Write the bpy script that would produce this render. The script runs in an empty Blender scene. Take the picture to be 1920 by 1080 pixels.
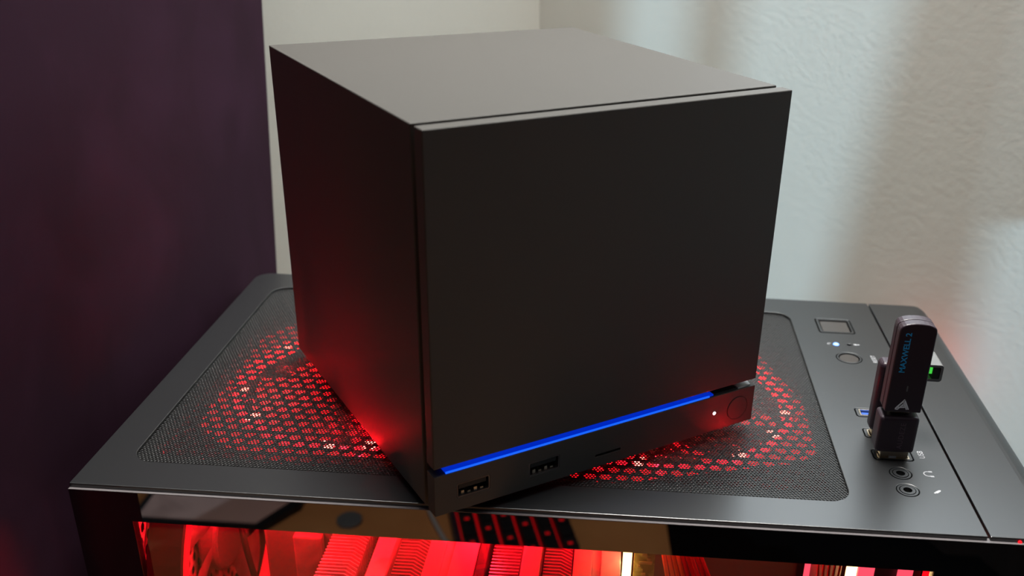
import bpy, bmesh, math, random
from mathutils import Vector, Matrix
random.seed(4)
C = bpy.context.scene.collection
S = 0.001                      # every length below is in millimetres
PI = math.pi

# ------------------------------------------------------------------ camera
cam_d = bpy.data.cameras.new('camera')
cam = bpy.data.objects.new('camera', cam_d); C.objects.link(cam)
cam.location = (0.211434, -0.32255, 0.229509)
cam.rotation_euler = (1.1095, -0.0327, 0.0537)
cam_d.sensor_width = 36; cam_d.lens = 1876.13 / 1920 * 36
cam_d.shift_x = -118.2 / 1920; cam_d.shift_y = 123.3 / 1920
cam_d.clip_start = 0.01; cam_d.clip_end = 30
cam_d.dof.use_dof = True; cam_d.dof.focus_distance = 0.42; cam_d.dof.aperture_fstop = 11
bpy.context.scene.camera = cam

# ------------------------------------------------------------------ world, daylight, room light
w = bpy.data.worlds.new('world'); bpy.context.scene.world = w; w.use_nodes = True
w.node_tree.nodes['Background'].inputs[0].default_value = (0.80, 0.86, 1.0, 1)
w.node_tree.nodes['Background'].inputs[1].default_value = 0.04

def light(name, kind, loc, energy, col, **kw):
    d = bpy.data.lights.new(name, kind); d.energy = energy; d.color = col
    for k, v in kw.items(): setattr(d, k, v)
    o = bpy.data.objects.new(name, d); C.objects.link(o); o.location = [c * S for c in loc]
    return o
def aim(o, to):
    o.rotation_euler = (Vector(to) * S - o.location).to_track_quat('-Z', 'Y').to_euler()

SUN_DIR = Vector((-0.5, 0.8, -0.3)).normalized()
sun = light('daylight', 'SUN', (900, -900, 700), 5.5, (0.52, 0.80, 1.0), angle=math.radians(0.75))
sun.rotation_euler = SUN_DIR.to_track_quat('-Z', 'Y').to_euler()
top_l = light('added_top_light', 'AREA', (190, 215, 1250), 5.5, (1.0, 0.98, 0.92), shape='DISK', size=0.4, spread=math.radians(70))  # unseen light added overhead to brighten upward faces and the walls
aim(top_l, (190, 200, 0))
fill_l = light('room_fill', 'AREA', (120, -350, 1300), 1.3, (1.0, 0.84, 0.88), shape='DISK', size=0.7)
aim(fill_l, (180, 60, 0))
# the window in the right-hand wall, above the frame
win_l = light('window_daylight', 'AREA', (215, 475, 560), 0.08, (1.0, 0.96, 0.86), shape='RECTANGLE', size=0.2, size_y=0.7)
win_l.rotation_euler = Vector((-0.697, -0.717, 0)).to_track_quat('-Z', 'Y').to_euler()

win_r = light('window_daylight', 'AREA', (420, 278, 420), 1.7, (0.82, 0.93, 1.0), shape='RECTANGLE', size=0.30, size_y=0.5)
win_r.rotation_euler = win_l.rotation_euler
vs = bpy.context.scene.view_settings
vs.view_transform = 'Standard'; vs.look = 'None'; vs.exposure = 0.0; vs.gamma = 1.0; vs.use_curve_mapping = False

# ------------------------------------------------------------------ materials
def pm(name, col, rough=0.5, metal=0.0, ior=1.5, emit=None, es=1.0, bump=None, mottle=None, trans=None):
    m = bpy.data.materials.new(name); m.use_nodes = True
    nt = m.node_tree; b = nt.nodes['Principled BSDF']
    b.inputs['Base Color'].default_value = (*col, 1); b.inputs['Roughness'].default_value = rough
    b.inputs['Metallic'].default_value = metal; b.inputs['IOR'].default_value = ior
    if emit:
        b.inputs['Emission Color'].default_value = (*emit, 1); b.inputs['Emission Strength'].default_value = es
    tc = None
    if bump or mottle: tc = nt.nodes.new('ShaderNodeTexCoord')
    if bump:
        strength, scale, dist = bump
        n = nt.nodes.new('ShaderNodeTexNoise'); n.inputs['Scale'].default_value = scale; n.inputs['Detail'].default_value = 6
        u = nt.nodes.new('ShaderNodeBump'); u.inputs['Strength'].default_value = strength; u.inputs['Distance'].default_value = dist
        nt.links.new(tc.outputs['Object'], n.inputs['Vector']); nt.links.new(n.outputs['Fac'], u.inputs['Height'])
        nt.links.new(u.outputs['Normal'], b.inputs['Normal'])
    if mottle:
        col2, scale, lo, hi = mottle
        n = nt.nodes.new('ShaderNodeTexNoise'); n.inputs['Scale'].default_value = scale; n.inputs['Detail'].default_value = 5
        n.inputs['Distortion'].default_value = 0.6
        r = nt.nodes.new('ShaderNodeValToRGB')
        r.color_ramp.elements[0].position = lo; r.color_ramp.elements[1].position = hi
        r.color_ramp.elements[0].color = (*col, 1); r.color_ramp.elements[1].color = (*col2, 1)
        nt.links.new(tc.outputs['Object'], n.inputs['Vector']); nt.links.new(n.outputs['Fac'], r.inputs[0])
        nt.links.new(r.outputs[0], b.inputs['Base Color'])
    return m

def sheen(m, wt, rough, tint):
    b = m.node_tree.nodes['Principled BSDF']; b.inputs['Sheen Weight'].default_value = wt
    b.inputs['Sheen Roughness'].default_value = rough; b.inputs['Sheen Tint'].default_value = (*tint, 1)
def glass_mat(name, tint, ior):
    m = bpy.data.materials.new(name); m.use_nodes = True; nt = m.node_tree; nt.nodes.clear()
    o = nt.nodes.new('ShaderNodeOutputMaterial'); mx = nt.nodes.new('ShaderNodeMixShader')
    t = nt.nodes.new('ShaderNodeBsdfTransparent'); t.inputs[0].default_value = (*tint, 1)
    g = nt.nodes.new('ShaderNodeBsdfGlossy'); g.inputs['Roughness'].default_value = 0.01
    f = nt.nodes.new('ShaderNodeFresnel'); f.inputs[0].default_value = ior
    ge = nt.nodes.new('ShaderNodeNewGeometry'); mu = nt.nodes.new('ShaderNodeMath'); mu.operation = 'MULTIPLY'
    iv = nt.nodes.new('ShaderNodeMath'); iv.operation = 'SUBTRACT'; iv.inputs[0].default_value = 1.0
    nt.links.new(ge.outputs['Backfacing'], iv.inputs[1]); nt.links.new(iv.outputs[0], mu.inputs[0]); nt.links.new(f.outputs[0], mu.inputs[1])
    nt.links.new(mu.outputs[0], mx.inputs[0]); nt.links.new(t.outputs[0], mx.inputs[1]); nt.links.new(g.outputs[0], mx.inputs[2])
    nt.links.new(mx.outputs[0], o.inputs[0]); return m

RED = (1.0, 0.003, 0.009)
M = dict(
    wall=pm('wall_paint', (0.66, 0.66, 0.60), 0.75, bump=(0.10, 260, 0.002), mottle=((0.69, 0.69, 0.63), 8, 0.3, 0.7)),
    plum=pm('plum_board', (0.0235, 0.0058, 0.0165), 0.85, ior=1.25, bump=(0.12, 30, 0.003), mottle=((0.033, 0.0095, 0.025), 14, 0.45, 0.72)),
    case=pm('case_black', (0.0055, 0.006, 0.0075), 0.37, ior=1.9, bump=(0.05, 2600, 0.0002)),
    filt=pm('filter_mesh', (0.007, 0.007, 0.0075), 0.36, ior=1.55),
    grille=pm('steel_grille', (0.02, 0.02, 0.02), 0.5),
    satin=pm('satin_black', (0.041, 0.036, 0.031), 0.66, ior=1.6, bump=(0.04, 2600, 0.0002)),
    deep=pm('deep_black', (0.006, 0.006, 0.007), 0.6),
    inner=pm('interior_steel', (0.16, 0.14, 0.14), 0.5),
    shroud=pm('shroud', (0.3, 0.27, 0.28), 0.5, mottle=((0.14, 0.10, 0.12), 40, 0.4, 0.6)),
    alu=pm('aluminium', (0.75, 0.72, 0.70), 0.35, metal=0.6),
    cover=pm('cover_plate', (0.9, 0.85, 0.85), 0.45),
    chrome=pm('connector_metal', (0.80, 0.68, 0.52), 0.28, metal=1.0),
    blue_t=pm('blue_plastic', (0.03, 0.10, 0.55), 0.4),
    border=pm('glass_border', (0.003, 0.003, 0.004), 0.015, ior=2.1),
    edge=pm('glass_edge', (0.17, 0.155, 0.16), 0.35),
    glass=glass_mat('tinted_glass', (0.80, 0.76, 0.77), 1.55),
    button=pm('button_gloss', (0.05, 0.045, 0.043), 0.18, ior=1.7),
    white=pm('white_print', (0.42, 0.42, 0.44), 0.5),
    wprint=pm('logo_white', (0.96, 0.96, 1.0), 0.5),
    bprint=pm('blue_print', (0.03, 0.50, 1.0), 0.45),
    dongle=pm('dongle_black', (0.036, 0.021, 0.031), 0.38, ior=1.5),
    emboss=pm('emboss_black', (0.11, 0.07, 0.09), 0.35),
    grey=pm('grey_plastic', (0.16, 0.16, 0.16), 0.4),
    red=pm('red_light', (0.2, 0.0, 0.0), 0.5, emit=RED, es=13.0),
    red_bk=pm('key_backlight', (0.2, 0, 0), 0.5, emit=RED, es=2.2),
    red_hot=pm('red_led', (0.2, 0.0, 0.0), 0.5, emit=(1.0, 0.16, 0.12), es=16.0),
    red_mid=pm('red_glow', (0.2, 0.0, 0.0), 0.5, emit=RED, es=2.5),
    pink=pm('pink_light', (0.2, 0.0, 0.0), 0.5, emit=(1.0, 0.08, 0.13), es=2.0),
    warm=pm('warm_light', (0.9, 0.8, 0.5), 0.5, emit=(1.0, 0.72, 0.28), es=7.0),
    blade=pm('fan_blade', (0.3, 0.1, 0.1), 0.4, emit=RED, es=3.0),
    gold=pm('gold_board', (0.36, 0.26, 0.06), 0.4, mottle=((0.55, 0.42, 0.12), 220, 0.5, 0.6)),
    cable_g=pm('golden_cable', (0.7, 0.42, 0.14), 0.4),
    cable_r=pm('red_cable', (0.55, 0.05, 0.05), 0.4),
    blue_e=pm('blue_light', (0.0, 0.02, 0.3), 0.3, emit=(0.0, 0.020, 0.46), es=1.0),
    blue_h=pm('blue_edge_light', (0.0, 0.02, 0.3), 0.3, emit=(0.008, 0.12, 1.0), es=1.15),
    blue_led=pm('blue_led', (0.1, 0.2, 0.6), 0.3, emit=(0.12, 0.26, 1.0), es=5.0),
    white_led=pm('white_led', (0.8, 0.8, 0.8), 0.3, emit=(1.0, 0.93, 1.0), es=4.0),
    green=pm('green_led', (0.05, 0.4, 0.05), 0.4, emit=(0.07, 0.75, 0.07), es=0.8),
    wood=pm('desk_wood', (0.66, 0.26, 0.085), 0.45, mottle=((0.84, 0.37, 0.13), 7, 0.35, 0.7)),
    tan=pm('tan_cover', (0.85, 0.50, 0.42), 0.5, mottle=((0.6, 0.34, 0.28), 18, 0.5, 0.7)),
    pale_g=pm('pale_grey', (0.75, 0.77, 0.77), 0.35),
    matte=pm('mat_black', (0.004, 0.003, 0.003), 1.0, ior=1.05),
    cord=pm('grey_cord', (0.5, 0.45, 0.42), 0.5),
    gobo=pm('gobo_dark', (0.02, 0.015, 0.015), 1.0),
)

sheen(M['satin'], 0.06, 0.35, (1, 0.94, 0.84))
# ------------------------------------------------------------------ mesh helpers
def link(name, me, mat, parent=None, loc=(0, 0, 0), rotz=0):
    o = bpy.data.objects.new(name, me); C.objects.link(o)
    if mat is not None and not me.materials: me.materials.append(M[mat] if isinstance(mat, str) else mat)
    o.parent = parent; o.location = [c * S for c in loc]; o.rotation_euler = (0, 0, rotz); return o
def bm_obj(name, bm, mat, parent=None, loc=(0, 0, 0), rotz=0, smooth=False):
    me = bpy.data.meshes.new(name)
    for v in bm.verts: v.co *= S
    bmesh.ops.recalc_face_normals(bm, faces=bm.faces)
    bm.to_mesh(me); bm.free()
    if smooth: me.polygons.foreach_set('use_smooth', [True] * len(me.polygons))
    return link(name, me, mat, parent, loc, rotz)
def add_box(bm, x0, x1, y0, y1, z0, z1):
    v = [bm.verts.new(p) for p in [(x0,y0,z0),(x1,y0,z0),(x1,y1,z0),(x0,y1,z0),(x0,y0,z1),(x1,y0,z1),(x1,y1,z1),(x0,y1,z1)]]
    fs = [bm.faces.new([v[i] for i in q]) for q in [(3,2,1,0),(4,5,6,7),(0,1,5,4),(1,2,6,5),(2,3,7,6),(3,0,4,7)]]
    return v, fs
def bevel_all(bm, r, seg=2):
    bmesh.ops.recalc_face_normals(bm, faces=bm.faces)
    bmesh.ops.bevel(bm, geom=[e for e in bm.edges if len(e.link_faces) == 2 and e.calc_face_angle(0) > 0.5], offset=r, segments=seg, profile=0.5, affect='EDGES')
def box(name, mat, x0, x1, y0, y1, z0, z1, parent=None, r=0, seg=2, **kw):
    bm = bmesh.new(); add_box(bm, x0, x1, y0, y1, z0, z1)
    if r: bevel_all(bm, r, seg)
    return bm_obj(name, bm, mat, parent, **kw)
def rrect(x0, x1, y0, y1, r, n=6):
    pts = []
    for cx, cy, a in [(x1-r, y1-r, 0), (x0+r, y1-r, PI/2), (x0+r, y0+r, PI), (x1-r, y0+r, 1.5*PI)]:
        for i in range(n+1):
            t = a + PI/2*i/n; pts.append((cx + r*math.cos(t), cy + r*math.sin(t)))
    return pts
def circ(cx, cy, r, n=32, ry=None):
    return [(cx + r*math.cos(2*PI*i/n), cy + (ry or r)*math.sin(2*PI*i/n)) for i in range(n)]
XY = lambda a, b, h: (a, b, h)
def add_prism(bm, pts, h0, h1, ax=XY):
    lo = [bm.verts.new(ax(x, y, h0)) for x, y in pts]; hi = [bm.verts.new(ax(x, y, h1)) for x, y in pts]
    n = len(pts); bm.faces.new(hi); bm.faces.new(lo[::-1])
    for i in range(n): bm.faces.new([lo[i], lo[(i+1) % n], hi[(i+1) % n], hi[i]])
def prism(name, mat, pts, h0, h1, parent=None, ax=XY, r=0, **kw):
    bm = bmesh.new(); add_prism(bm, pts, h0, h1, ax)
    if r: bevel_all(bm, r, 2)
    return bm_obj(name, bm, mat, parent, **kw)
def add_ring(bm, outer, inner, h0, h1, ax=XY):
    n = len(outer)
    V = [[bm.verts.new(ax(x, y, h)) for x, y in ps] for ps, h in ((outer, h0), (outer, h1), (inner, h1), (inner, h0))]
    for k in range(4):
        a, b = V[k], V[(k+1) % 4]
        for i in range(n): bm.faces.new([a[i], a[(i+1) % n], b[(i+1) % n], b[i]])
def ring(name, mat, outer, inner, h0, h1, parent=None, ax=XY, **kw):
    bm = bmesh.new(); add_ring(bm, outer, inner, h0, h1, ax); return bm_obj(name, bm, mat, parent, **kw)
def add_tube(bm, path, r, n=8):
    path = [Vector(p) for p in path]; rings = []
    for i, p in enumerate(path):
        d = (path[min(i+1, len(path)-1)] - path[max(i-1, 0)]).normalized()
        a = d.cross(Vector((0, 0, 1))); a = a.normalized() if a.length > 1e-3 else Vector((1, 0, 0)); b = d.cross(a)
        rings.append([bm.verts.new(p + a*r*math.cos(2*PI*k/n) + b*r*math.sin(2*PI*k/n)) for k in range(n)])
    for A, B in zip(rings, rings[1:]):
        for k in range(n): bm.faces.new([A[k], A[(k+1) % n], B[(k+1) % n], B[k]])
    bm.faces.new(rings[0][::-1]); bm.faces.new(rings[-1])
def tube(name, mat, path, r, parent=None, n=8, **kw):
    bm = bmesh.new(); add_tube(bm, path, r, n); return bm_obj(name, bm, mat, parent, smooth=True, **kw)
def bez(p0, p1, p2, p3, n=12):
    return [tuple((1-t)**3*a + 3*t*(1-t)**2*b + 3*t*t*(1-t)*c + t**3*d for a, b, c, d in zip(p0, p1, p2, p3)) for t in [i/n for i in range(n+1)]]
def carve(o, cutters, r=0.0, seg=2):
    """boolean-subtract the cutters, bake the result, remove the cutters"""
    for c in cutters:
        m = o.modifiers.new('b', 'BOOLEAN'); m.operation = 'DIFFERENCE'; m.solver = 'EXACT'; m.object = c
    if r:
        m = o.modifiers.new('v', 'BEVEL'); m.width = r * S; m.segments = seg; m.limit_method = 'ANGLE'; m.angle_limit = 0.6
    bpy.context.view_layer.update()
    me = bpy.data.meshes.new_from_object(o.evaluated_get(bpy.context.evaluated_depsgraph_get()))
    me.name = o.name; o.modifiers.clear(); o.data = me
    for c in cutters: bpy.data.objects.remove(c, do_unlink=True)
    return o
def hexplate(name, mat, inside, x0, x1, y0, y1, pitch, rh, n, h0, h1, parent, ax=XY, asp=1.0, **kw):
    """perforated sheet: hexagonal cells, each with a round hole"""
    import numpy as np
    R_ = pitch / math.sqrt(3); dy = pitch * math.sqrt(3) / 2
    cent = []
    j = 0; y = y0
    while y <= y1:
        x = x0 + (pitch/2 if j % 2 else 0)
        while x <= x1:
            if inside(x, y): cent.append((x, y))
            x += pitch
        y += dy; j += 1
    hexo = []; holeo = []
    for i in range(n):
        t = 2*PI*i/n + PI/6
        k = (t - PI/6) % (PI/3) - PI/6          # radius of a hexagon whose corners sit at 30 + 60k degrees
        ap = pitch/2
        hexo.append((ap/math.cos(k)*math.cos(t), ap/math.cos(k)*math.sin(t)))
        holeo.append((rh*math.cos(t), rh*asp*math.sin(t)))
    co = []; faces = []
    base = 0
    for cx, cy in cent:
        for (a, b) in hexo: co.append(ax(cx+a, cy+b, h1))
        for (a, b) in holeo: co.append(ax(cx+a, cy+b, h1))
        for (a, b) in holeo: co.append(ax(cx+a, cy+b, h0))
        for i in range(n):
            j = (i+1) % n
            faces.append((base+i, base+j, base+n+j, base+n+i))
            faces.append((base+n+i, base+n+j, base+2*n+j, base+2*n+i))
        base += 3*n
    me = bpy.data.meshes.new(name)
    me.vertices.add(len(co)); me.vertices.foreach_set('co', (np.array(co, 'f') * S).ravel())
    fl = np.array(faces, 'i')
    me.loops.add(fl.size); me.loops.foreach_set('vertex_index', fl.ravel())
    me.polygons.add(len(fl)); me.polygons.foreach_set('loop_start', np.arange(len(fl), dtype='i')*4)
    me.update(calc_edges=True); me.validate()
    o = link(name, me, mat, parent, **kw); o['kind'] = 'stuff'; return o
def text(name, mat, s, size, loc, rot, parent, ext=0.05, space=1.0, bold=0.0):
    cu = bpy.data.curves.new(name, 'FONT'); cu.body = s; cu.size = size * S; cu.extrude = ext * S
    cu.align_x = 'CENTER'; cu.align_y = 'CENTER'; cu.space_character = space; cu.offset = bold * S
    t = bpy.data.objects.new(name, cu); C.objects.link(t); bpy.context.view_layer.update()
    me = bpy.data.meshes.new_from_object(t.evaluated_get(bpy.context.evaluated_depsgraph_get()))
    me.name = name; me.materials.clear(); bpy.data.objects.remove(t, do_unlink=True)
    o = link(name, me, mat, parent); o.location = [c * S for c in loc]; o.rotation_euler = rot; return o
def tag(o, label=None, cat=None, group=None, kind=None):
    for k, v in (('label', label), ('category', cat), ('group', group), ('kind', kind)):
        if v: o[k] = v
    return o
def thing(name, label, cat, loc=(0, 0, 0), rotz=0, group=None):
    o = bpy.data.objects.new(name, None); C.objects.link(o); o.empty_display_size = 0.01
    o.location = [c * S for c in loc]; o.rotation_euler = (0, 0, rotz)
    return tag(o, label, cat, group)

# ------------------------------------------------------------------ the room
DESK = -385
CX, CY = 138, 560
def wall(name, dx, dy, ln):
    n = Vector((-dy, dx, 0)).normalized()
    if n.y < 0: n = -n
    a = Vector((CX, CY, 0)); b = a + Vector((dx, dy, 0)) * ln
    bm = bmesh.new(); pts = [(a.x, a.y), (b.x, b.y), (b.x+n.x*80, b.y+n.y*80), (a.x+n.x*80, a.y+n.y*80)]
    add_prism(bm, pts, -1100, 1500); return tag(bm_obj(name, bm, 'wall'), kind='structure')
wall('wall_left', -0.94, -0.341, 1600)
wall('wall_right', 0.717, -0.697, 1700)
tag(box('floor', 'wood', -1500, 1500, -1500, 1100, -1120, -1100), kind='structure')

# ------------------------------------------------------------------ desk and what the glass mirrors
d = thing('desk', 'brown wooden desk below and in front of the computer case, mirrored in its glass', 'desk', (60, -310, -1100))
prism('desk_top', 'wood', [(-380,-540),(790,-540),(790,110),(380,510),(380,540),(-380,540)], 685, 715, d)
for sx in (-1, 1):
    for sy in (-1, 1): box('leg', 'deep', sx*350-20, sx*350+20, sy*500-20, sy*500+20, 0, 685, d)

kb = thing('keypad', 'black keypad with red glowing backlight, mirrored in the glass side', 'keypad', (166, -500, DESK), -0.29)
box('housing', 'dongle', -100, 16, -62, 62, 0, 18, kb, r=3)
box('backlight', 'red_bk', -94, 12, -57, 57, 18, 19, kb)
for i in range(6):
    for j in range(6):
        bm = bmesh.new(); x = -94.5 + 18.2*i; y = -57 + 19.1*j
        add_box(bm, x+1.2, x+17, y+0.5, y+18.6, 20, 29)
        for v in bm.verts:
            if v.co.z > 25: v.co.x += 1.4 if v.co.x < x+9 else -1.4; v.co.y += 1.2 if v.co.y < y+9 else -1.2
        k = bm_obj('key', bm, 'deep', kb)
        if (i*3 + j) % 2 == 0: box('key_glow', 'red_mid', x+6, x+10, y+10, y+13, 29, 29.2, k)
mt = thing('added_dark_mat', 'large black mat added over the right part of the desk to blacken its mirror image', 'mat', (500, -500, DESK))
prism('mat', 'matte', [(-150,330),(-215,40),(-240,-340),(280,-340),(280,200),(100,330)], 0, 3, mt)  # dark sheet added so the glass mirrors black at the right
dc = thing('coaster', 'small round dark coaster lying on the brown desk, seen as a reflection', 'coaster', (-43, -505, DESK))
prism('disc', 'grey', circ(0, 0, 13, 32), 0, 4, dc, r=0.8)
nb = thing('notebook', 'tan notebook with a thick black rim, mirrored at the left of the glass', 'notebook', (-183, -512, DESK))
prism('cover', 'deep', [(-75, 36), (58, 36), (86, -8), (86, -60), (-75, -60)], 0, 8, nb)
prism('page', 'tan', [(-68, 30), (52, 30), (74, -10), (74, -54), (-68, -54)], 8, 9, nb)
tag(tube('cord', 'cord', bez((30, -540, DESK+3), (45, -500, DESK+3), (70, -460, DESK+3), (110, -400, DESK+3)), 2.6),
    'thin grey cord lying across the desk beside the keyboard, seen as a reflection', 'cord')

# ------------------------------------------------------------------ tall plum board on the left
bm = bmesh.new()
v, _ = add_box(bm, -58, -11, -75, 300, DESK, 640)
for q in v:
    if q.co.y > 0: q.co.y = 240 if q.co.z < 0 else 384      # its far edge leans
bevel_all(bm, 7, 4)
tag(bm_obj('upright_board', bm, 'plum', smooth=False), 'tall dark plum board with faint smudges standing upright at the left of the computer case', 'board')

# ------------------------------------------------------------------ computer case
pc = thing('computer_case', 'large black desktop computer case with mesh top and red lit glass side', 'computer case', (0, 0, DESK))
Z = -DESK                                    # part coordinates: z = Z is the top surface
def up(z): return Z + z
top = prism('top_panel', 'case', [(0,0),(361.2,0),(361.2,226)] + [(9-9*math.sin(t), 217+9*math.cos(t)) for t in [i*PI/16 for i in range(9)]], up(-2.4), up(0), pc)
cut = []
def cutter(pts, h=-9): cut.append(prism('cut', 'deep', pts, up(h), up(3), pc))
MX0, MX1, MY0, MY1 = 16, 312.8, 18.2, 206
cutter(rrect(MX0, MX1, MY0, MY1, 9, 8))
cutter(rrect(326.4, 346.2, 181.6, 200.6, 1.6, 4))
cutter(circ(336.8, 151.4, 6.7, 40))
cutter(circ(332.9, 167.6, 1.7, 20)); cutter(circ(339.9, 167.7, 1.2, 16))
PORTS = [(337.4, 93.4), (337.4, 74.6), (337.4, 56.4)]
for px, py in PORTS: cutter(rrect(px-8.7, px+8.7, py-4.2, py+4.2, 1.6, 4))
JACKS = [(337.6, 42.0), (337.6, 29.4)]
for px, py in JACKS: cutter(circ(px, py, 4.7, 36))
carve(top, cut, r=0.55)
# sunk filter and the steel grille underneath
def inside(x, y, m=0): return MX0-1.5+m < x < MX1+1.5-m and MY0-1.5+m < y < MY1+1.5-m
def in_mesh(x, y):
    if not inside(x, y): return False
    r = 9
    cx = min(max(x, MX0+r), MX1-r); cy = min(max(y, MY0+r), MY1-r)
    return math.hypot(x-cx, y-cy) < r + 1.6
hexplate('dust_filter', 'filt', in_mesh, MX0-1.5, MX1+1.5, MY0-1.5, MY1+1.5, 1.5, 0.56, 6, up(-1.6), up(-1.3), pc)
hexplate('chassis_grille', 'grille', lambda x, y: True, MX0+6, MX1-6, MY0+8, MY1-8, 6.7, 2.7, 12, up(-4.2), up(-3.4), pc)
ring('grille_border', 'grille', rrect(1, 360, 3, 224, 3, 4), rrect(MX0+6.5, MX1-6.5, MY0+9, MY1-9, 2, 4), up(-4.4), up(-3.2), pc)
# buttons, lights and connectors
pb = prism('power_button', 'button', rrect(329.0, 344.0, 184.0, 198.2, 0.8, 4), up(-4), up(-0.5), pc, r=0.3)
ring('button_frame', 'case', rrect(327.1, 345.5, 182.3, 199.9, 1.3, 4), rrect(328.3, 344.6, 183.5, 198.7, 1.0, 4), up(-4), up(0), pc)
rb = prism('reset_button', 'button', circ(336.8, 151.4, 5.0, 40), up(-4), up(-0.3), pc, r=0.3)
ring('button_frame', 'case', circ(336.8, 151.4, 6.3, 40), circ(336.8, 151.4, 5.5, 40), up(-4), up(0), pc)
tag(prism('power_light', 'blue_led', circ(332.9, 167.6, 1.5, 20), up(-2.4), up(0.25), pc, r=0.4), 'small glowing blue light')
prism('drive_light', 'deep', circ(339.9, 167.7, 1.15, 16), up(-2.4), up(-1.4), pc)
def usb_port(px, py, tongue, parent, zt):
    p = ring('usb_port', 'case', rrect(px-8.2, px+8.2, py-3.7, py+3.7, 1.2, 4), rrect(px-6.9, px+6.9, py-3.0, py+3.0, 0.5, 4), zt-9, zt, parent)
    ring('metal_shell', 'chrome', rrect(px-6.85, px+6.85, py-2.95, py+2.95, 0.5, 4), rrect(px-6.35, px+6.35, py-2.45, py+2.45, 0.3, 4), zt-9, zt+0.15, p)
    box('tongue', tongue, px-5.6, px+5.6, py-0.3, py+1.6, zt-9, zt-0.9, p)
    box('port_floor', 'deep', px-7, px+7, py-3, py+3, zt-10, zt-9, p); return p
for (px, py), tg in zip(PORTS, ('blue_t', 'deep', 'deep')): usb_port(px, py, tg, pc, up(0))
for px, py in JACKS:
    j = ring('audio_jack', 'case', circ(px, py, 4.35, 36), circ(px, py, 3.45, 36), up(-5), up(0), pc)
    ring('inner_ring', 'case', circ(px, py, 3.1, 36), circ(px, py, 1.85, 36), up(-6), up(0.1), j)
    prism('jack_floor', 'deep', circ(px, py, 4.3, 36), up(-8), up(-6), j)
text('lettering', 'white', 'USB', 3.6, (350.3, 58.0, up(0.03)), (0, 0, PI/2), pc, 0.03)
text('lettering', 'white', 'RESET', 3.2, (349.7, 151.4, up(0.03)), (0, 0, PI/2), pc, 0.03)
def arc(cx, cy, r0, r1, a0, a1, n=12):
    o = [(cx+r1*math.cos(a0+(a1-a0)*i/n), cy+r1*math.sin(a0+(a1-a0)*i/n)) for i in range(n+1)]
    i_ = [(cx+r0*math.cos(a0+(a1-a0)*i/n), cy+r0*math.sin(a0+(a1-a0)*i/n)) for i in range(n+1)]
    return o, i_
def add_arc(bm, cx, cy, r0, r1, a0, a1, h0, h1, n=12):
    for i in range(n):
        a = a0+(a1-a0)*i/n; b = a0+(a1-a0)*(i+1)/n
        add_prism(bm, [(cx+r1*math.cos(a), cy+r1*math.sin(a)), (cx+r1*math.cos(b), cy+r1*math.sin(b)), (cx+r0*math.cos(b), cy+r0*math.sin(b)), (cx+r0*math.cos(a), cy+r0*math.sin(a))], h0, h1)
bm = bmesh.new(); add_arc(bm, 349.3, 42.6, 1.5, 2.0, PI*0.62, PI*1.38+0.0, up(0), up(0.06)); add_arc(bm, 349.3, 42.6, 1.5, 2.0, PI*1.38, PI*1.62, up(0), up(0.06), 3); add_arc(bm, 349.3, 42.6, 1.5, 2.0, PI*0.38, PI*0.62, up(0), up(0.06), 3)
add_box(bm, 349.9, 351.4, 43.9, 44.9, up(0), up(0.06)); add_box(bm, 349.9, 351.4, 40.3, 41.3, up(0), up(0.06)); bm_obj('headphone_symbol', bm, 'white', pc)
bm = bmesh.new()
add_prism(bm, [(347.9+0.0, 28.2), (348.5, 27.7), (349.0, 28.3), (348.4, 28.9)], up(0), up(0.06)); add_prism(bm, [(348.7, 28.6), (349.3, 28.0), (351.2, 29.7), (351.3, 30.5), (350.5, 30.5), (348.7, 29.2)], up(0), up(0.06)); bm_obj('microphone_symbol', bm, 'white', pc)
bm = bmesh.new(); add_arc(bm, 329.3, 167.5, 0.75, 1.1, PI*0.1, PI*1.5, up(0), up(0.06)); bm_obj('power_symbol', bm, 'white', pc)
bm = bmesh.new(); add_prism(bm, circ(343.2, 167.9, 1.0, 14, 0.7), up(0), up(0.05)); add_box(bm, 344.0, 345.4, 167.5, 168.3, up(0), up(0.05)); bm_obj('drive_symbol', bm, 'white', pc)

# front bezel (right end) with its rounded edge
bm = bmesh.new(); add_box(bm, 362.3, 398.5, 0, 226, 12, up(0))
bm.edges.ensure_lookup_table()
sel = [e for e in bm.edges if all(q.co.x > 390 for q in e.verts) and (all(q.co.z > Z-5 for q in e.verts) or all(q.co.y > 200 for q in e.verts)) and not all(q.co.y < 5 for q in e.verts)]
bmesh.ops.bevel(bm, geom=sel, offset=11, segments=10, profile=0.5, affect='EDGES')
bez_o = bm_obj('front_bezel', bm, 'case', pc, smooth=False)
carve(bez_o, [], r=0.4)
for p in bez_o.data.polygons: p.use_smooth = False
prism('indicator_light', 'red_mid', circ(373.6, up(-1.6), 0.7, 12), 0, 0.5, bez_o, ax=lambda a, b, h: (a, -h, b))
# shell
box('bottom_panel', 'inner', 0, 362, 0, 226, 12, 15, pc)
box('back_side_panel', 'case', 0, 361.5, 222, 225.5, 15, up(-2.6), pc)
box('motherboard_tray', 'inner', 3, 361, 205, 207, 15, up(-6), pc)
for x in (25, 350):
    for y in (25, 200): box('foot', 'deep', x-14, x+14, y-10, y+10, 0, 12, pc, r=1.5)
YZ = lambda a, b, h: (h, a, b)
box('rear_panel', 'deep', 0, 1.2, 3, 222, 15, up(-3), pc)
hexplate('rear_grille', 'cover', lambda a, b: True, 10, 215, up(-146), up(-8), 7.2, 2.3, 12, 1.8, 2.6, pc, ax=YZ, asp=1.25)
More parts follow.
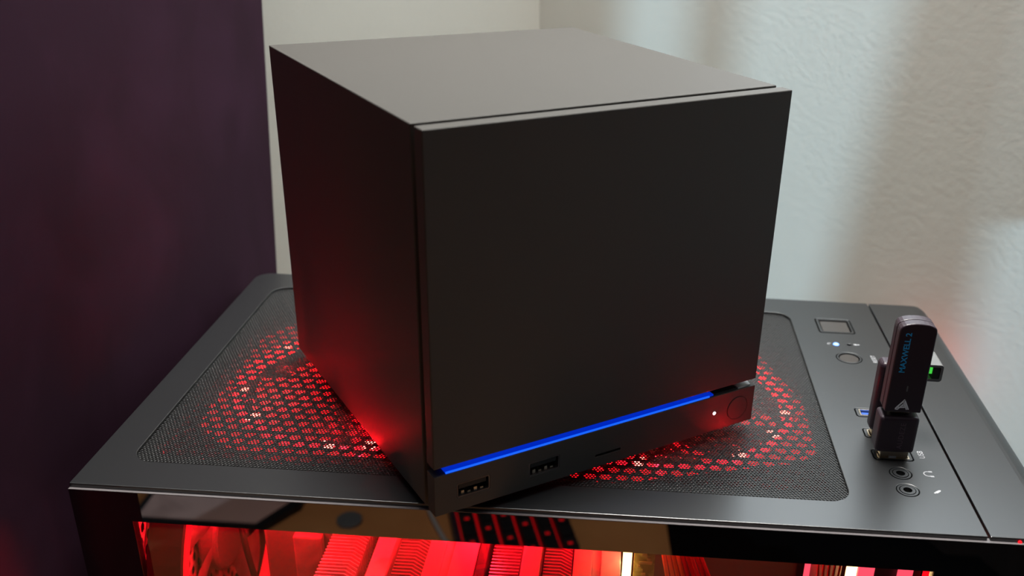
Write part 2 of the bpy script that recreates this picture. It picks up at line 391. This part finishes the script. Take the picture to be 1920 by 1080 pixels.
# glass side: printed border, clear window, dark seam above
XZ = lambda a, b, h: (a, h, b)
gl = ring('glass_side_panel', 'border', [(0, 22), (396, 22), (396, up(-2.1)), (0, up(-2.1))], [(23.8, 60), (343.4, 60), (343.4, up(-17.1)), (23.8, up(-15.9))], -1.5, 2.5, pc, ax=XZ)
tag(gl, 'glossy black printed glass border')
box('glass_edge', 'edge', 0, 396, -1.45, 1.5, up(-2.1), up(-1.85), gl)
prism('window_pane', 'glass', [(23.8, 60), (343.4, 60), (343.4, up(-17.1)), (23.8, up(-15.9))], -1.0, 1.8, gl, ax=XZ)
box('side_seam', 'deep', 0, 361, 2.6, 3.6, up(-8), up(-2.5), pc)

# ------------------------------------------------------------------ case fans
def make_fan(name, label, loc, rot, group=None, spots=(), th=25, lim=84, glow='red', bm_='blade', hm='deep'):
    t = thing(name, label, 'fan', loc); t.rotation_euler = rot; tag(t, group=group)
    R0 = 68
    bm = bmesh.new(); n = 48
    sq = []
    for i in range(n):
        a = 2*PI*i/n; k = 69.5/max(abs(math.cos(a)), abs(math.sin(a))); k = min(k, lim); sq.append((k*math.cos(a), k*math.sin(a)))
    add_ring(bm, sq, circ(0, 0, R0-1, n), -th, 0); bm_obj('frame', bm, 'deep', t)
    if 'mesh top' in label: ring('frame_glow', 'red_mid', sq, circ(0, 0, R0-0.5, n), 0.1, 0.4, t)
    ring('ring_light', glow, circ(0, 0, 66.5, 60), circ(0, 0, 61.5, 60), -4, 0.5, t)
    for a in spots:
        x, y = 62*math.cos(a), 62*math.sin(a); box('led', 'red_hot', x-2.6, x+2.6, y-2.6, y+2.6, 0.6, 1.4, t)
    prism('hub', hm, circ(0, 0, 21, 36), -th+3, -3, t, r=2)
    for s in range(7):
        bm = bmesh.new(); a0 = 2*PI*s/7; rows = []
        for i in range(9):
            r = 21 + 38*i/8; row = []
            for j in range(7):
                a = a0 + 0.35*i/8 + (0.62)*j/6
                row.append(bm.verts.new((r*math.cos(a), r*math.sin(a), -5 - (th-12)*j/6 + 1.5*math.sin(PI*j/6))))
            rows.append(row)
        for A, B in zip(rows, rows[1:]):
            for j in range(6): bm.faces.new([A[j], A[j+1], B[j+1], B[j]])
        bm_obj('blade', bm, bm_, t, smooth=True)
    for k in range(4):
        a = PI/4 + k*PI/2; tube('strut', 'deep', [(20*math.cos(a), 20*math.sin(a), 2-th), (68*math.cos(a), 68*math.sin(a), 2-th)], 2, t, n=6)
    return t
rad = math.radians
make_fan('case_fan', 'red glowing fan under the mesh top, left of the black cube', (95, 112, -8), (0, 0, 0), spots=[rad(a) for a in (195, 222, 265, 282, 298, 150)])
make_fan('case_fan', 'red glowing fan under the mesh top, right of the black cube', (236, 112, -8), (0, 0, 0.3), spots=[rad(a-17) for a in (248, 262, 305, 330, 350)])
make_fan('case_fan', 'red glowing fan at the left end inside the glass side', (20.5, 100, -95), (0, PI/2, 0), spots=[], th=16, lim=70, glow='red_bk', bm_='shroud', hm='inner')
# lights of the fan LEDs
for k, (x, y, e) in enumerate([(95, 55, 0.20), (45, 80, 0.10), (60, 150, 0.05), (125, 62, 0.25), (236, 52, 0.20), (210, 56, 0.15), (290, 90, 0.08), (270, 60, 0.1), (58, 106, 0.22), (104, 46, 0.25), (150, 44, 0.1)]):
    light('fan_led_light', 'POINT', (x, y, -6.2), e*1.0, (1, 0.004, 0.01), shadow_soft_size=0.0015)
for x, y, z, e in [(95, 112, -50, 0.35), (236, 112, -50, 0.35), (160, 60, -40, 0.5), (60, 26, -30, 1.0), (42, 62, -45, 1.3), (310, 50, -45, 0.3)]:
    light('interior_led_light', 'POINT', (x, y, z), e*0.42, (1, 0.005, 0.012), shadow_soft_size=0.006)

light('case_vent_light', 'POINT', (410, 262, -60), 0.016, (1, 0.10, 0.10), shadow_soft_size=0.02)

# ------------------------------------------------------------------ inside the window
cl = thing('cooler', 'finned metal cooler glowing red behind the glass side', 'cooler', (0, 0, -150))
box('cooler_base', 'inner', 84, 222, 22, 140, 0, 78, cl)
def fins(x0, x1, chev):
    bm = bmesh.new(); y = 18
    while y < 100:
        xe = x1 - (5.0 if chev else 0)
        P = [(x0, y), (xe, y)] + ([(x1, y-3.6)] if chev else [])
        for a, b in zip(P, P[1:]):
            add_prism(bm, [(a[0], a[1]), (b[0], b[1]), (b[0], b[1]+0.75), (a[0], a[1]+0.75)], 79, 90)
        y += 2.35
    return bm_obj('fin_stack', bm, 'alu', cl)
for x0, x1, ch in ((86, 104, 1), (119.5, 133, 1), (163, 176, 0), (187, 199.8, 1)): fins(x0, x1, ch)
for x0, x1, h in ((109, 117.5, 92), (133.5, 141, 92), (141, 145, 90.5), (145, 156.5, 92), (177, 185.5, 92), (200.5, 209, 92), (209, 213, 90), (213, 222, 92)):
    box('cover_plate', 'cover', x0, x1, 18, 110, 79, h, cl, r=0.4)
box('strut', 'deep', 157.2, 162, 14, 110, 70, 95, cl, r=0.5)
tag(box('light_bar', 'warm', 222.9, 226.9, 44, 47, -160, -40, r=0.4), 'narrow upright bar of warm white light glowing behind the glass side', 'light')
cb = thing('circuit_board', 'golden lit circuit board standing beside the warm light bar', 'circuit board', (0, 0, -170))
box('board', 'gold', 228, 237.5, 46, 48, 0, 128, cb)
for k in range(14): box('chip', 'cable_g', 229+random.random()*6, 230.2+random.random()*6.5, 45.2, 46, 96+k*2.2, 97.2+k*2.2, cb)
bd = thing('cable_bundle', 'bundle of thin golden and red cables curving down beside the golden circuit board', 'cables', (0, 0, -110))
for k in range(9):
    x = 240 + k*1.9
    c_ = tube('cable', 'cable_g' if k < 4 else 'cable_r', bez((x-1, 58, 68), (x, 50+k % 3, 54), (x+6+k*0.8, 44+k % 2*2, 42), (x+12+k*1.6, 44, 0)), 0.95, bd)
    tag(c_, 'golden cable' if k < 4 else 'red cable')
sh = thing('shroud', 'grey motherboard cover block lit dim red, left inside the glass side', 'shroud', (0, 0, -260))
box('block', 'shroud', 44, 84, 110, 200, 0, 180, sh, r=3)
box('plate', 'inner', 50, 84, 62, 109, 60, 200, sh, r=2)
box('rib', 'shroud', 66, 80, 57, 62, 80, 196, sh, r=1)
tag(tube('cable', 'deep', bez((42, 60, -40), (44, 48, -60), (50, 44, -75), (60, 42, -120)), 1.5), 'thick dark cable slanting down at the left behind the glass side', 'cable')
ff = thing('front_fan', 'upright fan seen edge on with pink light bars, right end behind the glass side', 'fan', (0, 0, -250))
box('frame', 'deep', 336.9, 358.4, 49, 190, 0, 210, ff)
for x0, x1, m in ((305.6, 307.8, 'pink'), (324.4, 328.8, 'warm'), (329.4, 336.6, 'pink'), (347.5, 353.8, 'pink'), (358.8, 361.0, 'red_mid')):
    box('light_bar', m, x0, x1, 46, 48, 60, 212, ff)
box('side_plate', 'shroud', 309, 323, 50, 60, 60, 212, ff)
for k in range(5): tube('wire', 'cable_r', bez((311+k*2.4, 48, 212), (310+k*3, 45, 195), (314+k*1.4, 45, 180), (312+k*2, 46, 150)), 0.6, ff)

# ------------------------------------------------------------------ the black cube (small computer)
YAW = 0.6039
cube = thing('small_cube_computer', 'matte black cube shaped computer with blue light strip, standing turned on the case top', 'computer', (149.28, -13.95, 0), YAW)
W, D, Z0, H = 155.5, 164.3, 4.0, 151.3
box('body', 'satin', 0, W, 9.3, D, Z0, H, cube, r=0.35, seg=2)
box('core', 'deep', 4, W-4, 5.5, 9.6, Z0+3, 20, cube); box('core', 'deep', 4, W-4, 5.5, 9.6, 26, H-3.5, cube)
box('front_plate', 'satin', 0, W, 0, 6.26, Z0+20.8, H, cube, r=0.45, seg=3)
bar = box('port_bar', 'satin', 0, W, 0, 6.26, Z0, Z0+17.5, cube)
FX = lambda a, b, h: (a, h, b)
cut = []
CP = [(16.2, 12.7), (47.4, 12.4)]
for cx, cz in CP: cut.append(prism('cut', 'deep', rrect(cx-7.0, cx+7.0, cz-3.2, cz+3.2, 0.5, 3), -1, 5.4, cube, ax=FX))
cut.append(prism('cut', 'deep', rrect(71.6, 84.0, 8.9, 10.0, 0.3, 3), -1, 4, cube, ax=FX))
cut.append(ring('cut', 'deep', circ(146.4, 12.3, 5.75, 40), circ(146.4, 12.3, 5.5, 40), -1, 0.5, cube, ax=FX))
carve(bar, cut, r=0.3)
for cx, cz in CP:
    p = ring('usb_port', 'chrome', rrect(cx-6.9, cx+6.9, cz-3.1, cz+3.1, 0.5, 3), rrect(cx-6.5, cx+6.5, cz-2.7, cz+2.7, 0.4, 3), 0.1, 5.3, bar, ax=FX)
    p.data.materials.clear(); p.data.materials.append(pm('port_rim', (0.16, 0.14, 0.14), 0.3, metal=0.8))
    box('tongue', 'deep', cx-5.8, cx+5.8, 0.9, 5.3, cz+0.2, cz+2.0, p)
    for k in range(4): box('contact', 'chrome', cx-4.9+k*2.7, cx-3.6+k*2.7, 0.9, 4.0, cz-2.6, cz-1.9 + (0.9 if k in (0, 2) else 0.1), p)
tag(prism('power_button', 'satin', circ(146.4, 12.3, 5.4, 40), -0.12, 0.3, bar, ax=FX), 'round black push button')
tag(prism('status_light', 'white_led', circ(133.3, 13.0, 0.75, 20), -0.15, 0.3, bar, ax=FX), 'tiny white light')
ls = tag(box('light_strip', 'blue_e', 5.0, 132.5, 0.9, 6.0, Z0+17.6, Z0+18.3, cube), 'glowing blue strip')
box('strip_edge', 'blue_h', 5.0, 130.0, 0.35, 0.9, Z0+17.6, Z0+18.2, ls)
box('strip_backing', 'blue_e', 5.0, 128, 6.0, 6.4, Z0+17.6, Z0+20.7, ls)
box('strip_holder', 'deep', 2, 145.5, 6.5, 9.2, Z0+17.5, Z0+22, cube)
prism('strip_end', 'deep', [(132.6, 0.9), (145.5, 0.9), (145.5, 6.0), (132.6, 6.0)], Z0+17.55, Z0+18.3, cube)
tag(prism('pale_piece', 'pale_g', [(146.2, 0.7), (153.2, 0.9), (154.6, 5.0), (150.5, 6.2), (146.2, 6.2)], Z0+17.55, Z0+18.2, cube), 'small pale grey piece')  # pale grey piece on the bar top past the strip's end
for u in (14, W-14):
    for v_ in (48, D-14): prism('foot', 'deep', circ(u, v_, 6, 20), 0.0, Z0, cube)

# ------------------------------------------------------------------ plugged into the case
PX, PY = PORTS[2]
ad = thing('plug_adapter', 'short black plug adapter in the nearest port of the case top', 'adapter', (PX-1.0, PY, 0))
box('body', 'dongle', -8.4, 8.2, -4.9, 4.9, 4.0, 21.6, ad, r=1.5, seg=3)
box('metal_plug', 'chrome', -5.0, 7.0, -2.2, 2.2, -5, 4.0, ad, r=0.2)
box('plug_catch', 'white', -1.2, 1.8, -2.75, -2.2, 0.1, 1.0, ad)
text('lettering', 'emboss', 'AUDEZE', 3.1, (1.6, -4.93, 12.6), (PI/2, -PI/2, 0), ad, 0.06, 1.15)
dg = thing('wireless_dongle', 'black wireless dongle with blue lettering and white emblem, standing upright on the plug adapter', 'dongle', (PX-1.0, PY, 21.6))
def shell_pts(hw, z0, z1, ztop):
    pts = [(-hw, z0), (hw, z0), (hw, z1)]
    n = 12
    for i in range(n+1):
        t = i/n; x = hw*math.cos(PI*t); pts.append((x, z1 + (ztop-z1)*abs(math.sin(PI*t))**0.62))
    pts.append((-hw, z1)); return [p for i, p in enumerate(pts) if i == 0 or math.hypot(p[0]-pts[i-1][0], p[1]-pts[i-1][1]) > 0.05]
b1 = prism('shell', 'dongle', shell_pts(7.6, 2.6, 39.5, 43.6), -4.9, -0.4, dg, ax=XZ, r=0.5)
b2 = prism('back_shell', 'dongle', shell_pts(7.6, 2.6, 39.5, 43.6), -0.2, 4.4, dg, ax=XZ, r=0.5)
box('metal_plug', 'chrome', -4.2, 4.2, -1.3, 1.3, 0.1, 2.7, dg, r=0.3)
lt = text('lettering', 'bprint', 'MAXWELL 2', 3.35, (-3.6, -4.93, 30.3), (PI/2, -PI/2, 0), dg, 0.04, 1.0, 0.06)
prism('indicator', 'grey', rrect(-0.3, 0.3, 12.6, 15.2, 0.25, 3), -4.98, -4.8, dg, ax=XZ)
bm = bmesh.new()
def stroke(x0, z0, x1, z1, wd, d0=-5.0, d1=-4.8):
    a = Vector((x0, z0)); b = Vector((x1, z1)); u = (b-a).normalized(); n = Vector((-u.y, u.x)) * wd/2
    pts = []
    for c0, s in ((b, 0), (a, 1)):
        ang = math.atan2(n.y, n.x) if s == 0 else math.atan2(-n.y, -n.x)
        for i in range(7):
            t = ang - PI*i/6; pts.append((c0.x + wd/2*math.cos(t), c0.y + wd/2*math.sin(t)))
    add_prism(bm, pts, d0, d1, XZ)
EX, EZ = -0.6, 3.6
stroke(EX-2.6, EZ+0.9, EX+0.5, EZ+4.9, 0.62); stroke(EX-1.8, EZ+0.4, EX+0.4, EZ+3.1, 0.5, -4.99, -4.8)
stroke(EX+0.5, EZ+4.9, EX+2.6, EZ+0.7, 0.62); stroke(EX+0.4, EZ+3.7, EX+1.9, EZ+0.6, 0.55, -4.99, -4.8)
stroke(EX-1.9, EZ+1.3, EX+0.9, EZ+1.5, 0.55, -4.98, -4.8); stroke(EX-2.7, EZ+0.5, EX-2.0, EZ+0.4, 0.5, -4.97, -4.8); stroke(EX-0.6, EZ+2.1, EX+0.7, EZ+2.2, 0.4, -4.96, -4.8)
bm_obj('emblem', bm, 'wprint', dg)
P2X, P2Y = PORTS[1]
ra = thing('angled_adapter', 'black stick adapter with a grey side socket showing green, behind the dongle', 'adapter', (P2X, P2Y, 0))
box('stem', 'dongle', -7.6, 7.4, -4.0, 4.0, 3.0, 37.5, ra, r=2.2, seg=4)
box('metal_plug', 'chrome', -5.9, 5.9, -2.2, 2.2, -5, 3.0, ra)
arm = ring('socket_arm', 'grey', rrect(5.0, 19.0, 30.0, 38.0, 1.3, 4), rrect(9.5, 17.9, 31.2, 36.9, 0.6, 4), -4.4, 9.5, ra, ax=XZ)
box('socket_floor', 'deep', 8, 18.4, 3, 5, 30.8, 37.2, arm)
box('socket_tongue', 'green', 9.8, 15.4, -3.6, 3, 33.4, 36.3, arm)
box('socket_lip', 'deep', 14.6, 17.8, -4.2, 3, 31.3, 36.8, arm)

# ------------------------------------------------------------------ unseen panels added to block the sun and leave light bands on the wall
def off_pt(o, t, z):          # o: offset across the sun direction, t: distance towards the sun
    hx, hy = -0.5/0.9434, 0.8/0.9434
    px_, py_ = 0.8/0.9434, 0.5/0.9434
    return (px_*o - hx*t, py_*o - hy*t, z)
CT = 700
def gobo(o0, o1, z0, z1, lean0=0, lean1=0, label=''):
    n = 3 if o1 - o0 < 60 else 16; bm = bmesh.new(); V = []
    for k, zz in enumerate((z0, z1)):
        row = []
        for i in range(n*4+1):
            f = i/(n*4); a = o0 + lean0*(zz-z0); b = o1 + lean1*(zz-z0)
            row.append(bm.verts.new(off_pt(a+(b-a)*f, CT + 9*math.sin(f*n*2*PI), zz)))
        V.append(row)
    for i in range(n*4): bm.faces.new([V[0][i], V[0][i+1], V[1][i+1], V[1][i]])
    o = bm_obj('gobo', bm, 'gobo', smooth=True); tag(o, label, 'gobo'); return o
for a in ((-420, 437, -360, 1100, 0, 0, 'wide dark curtain panel added outside the frame behind the camera'),
          (437.5, 453, -360, 236, 0, 0, 'short curtain piece below the narrow bright gap, added outside the frame'),
          (453.5, 464.5, -360, 1100, 0, 0, 'narrowest curtain strip between the two bright gaps, added outside the frame'),
          (482, 514, 0, 1100, 0.03, 0, 'curtain strip right of the wide bright gap, added outside the frame'),
          (515, 760, 262, 1100, 0, 0, 'high curtain panel at the far right, added outside the frame')):
    gobo(*a[:6], label=a[6])
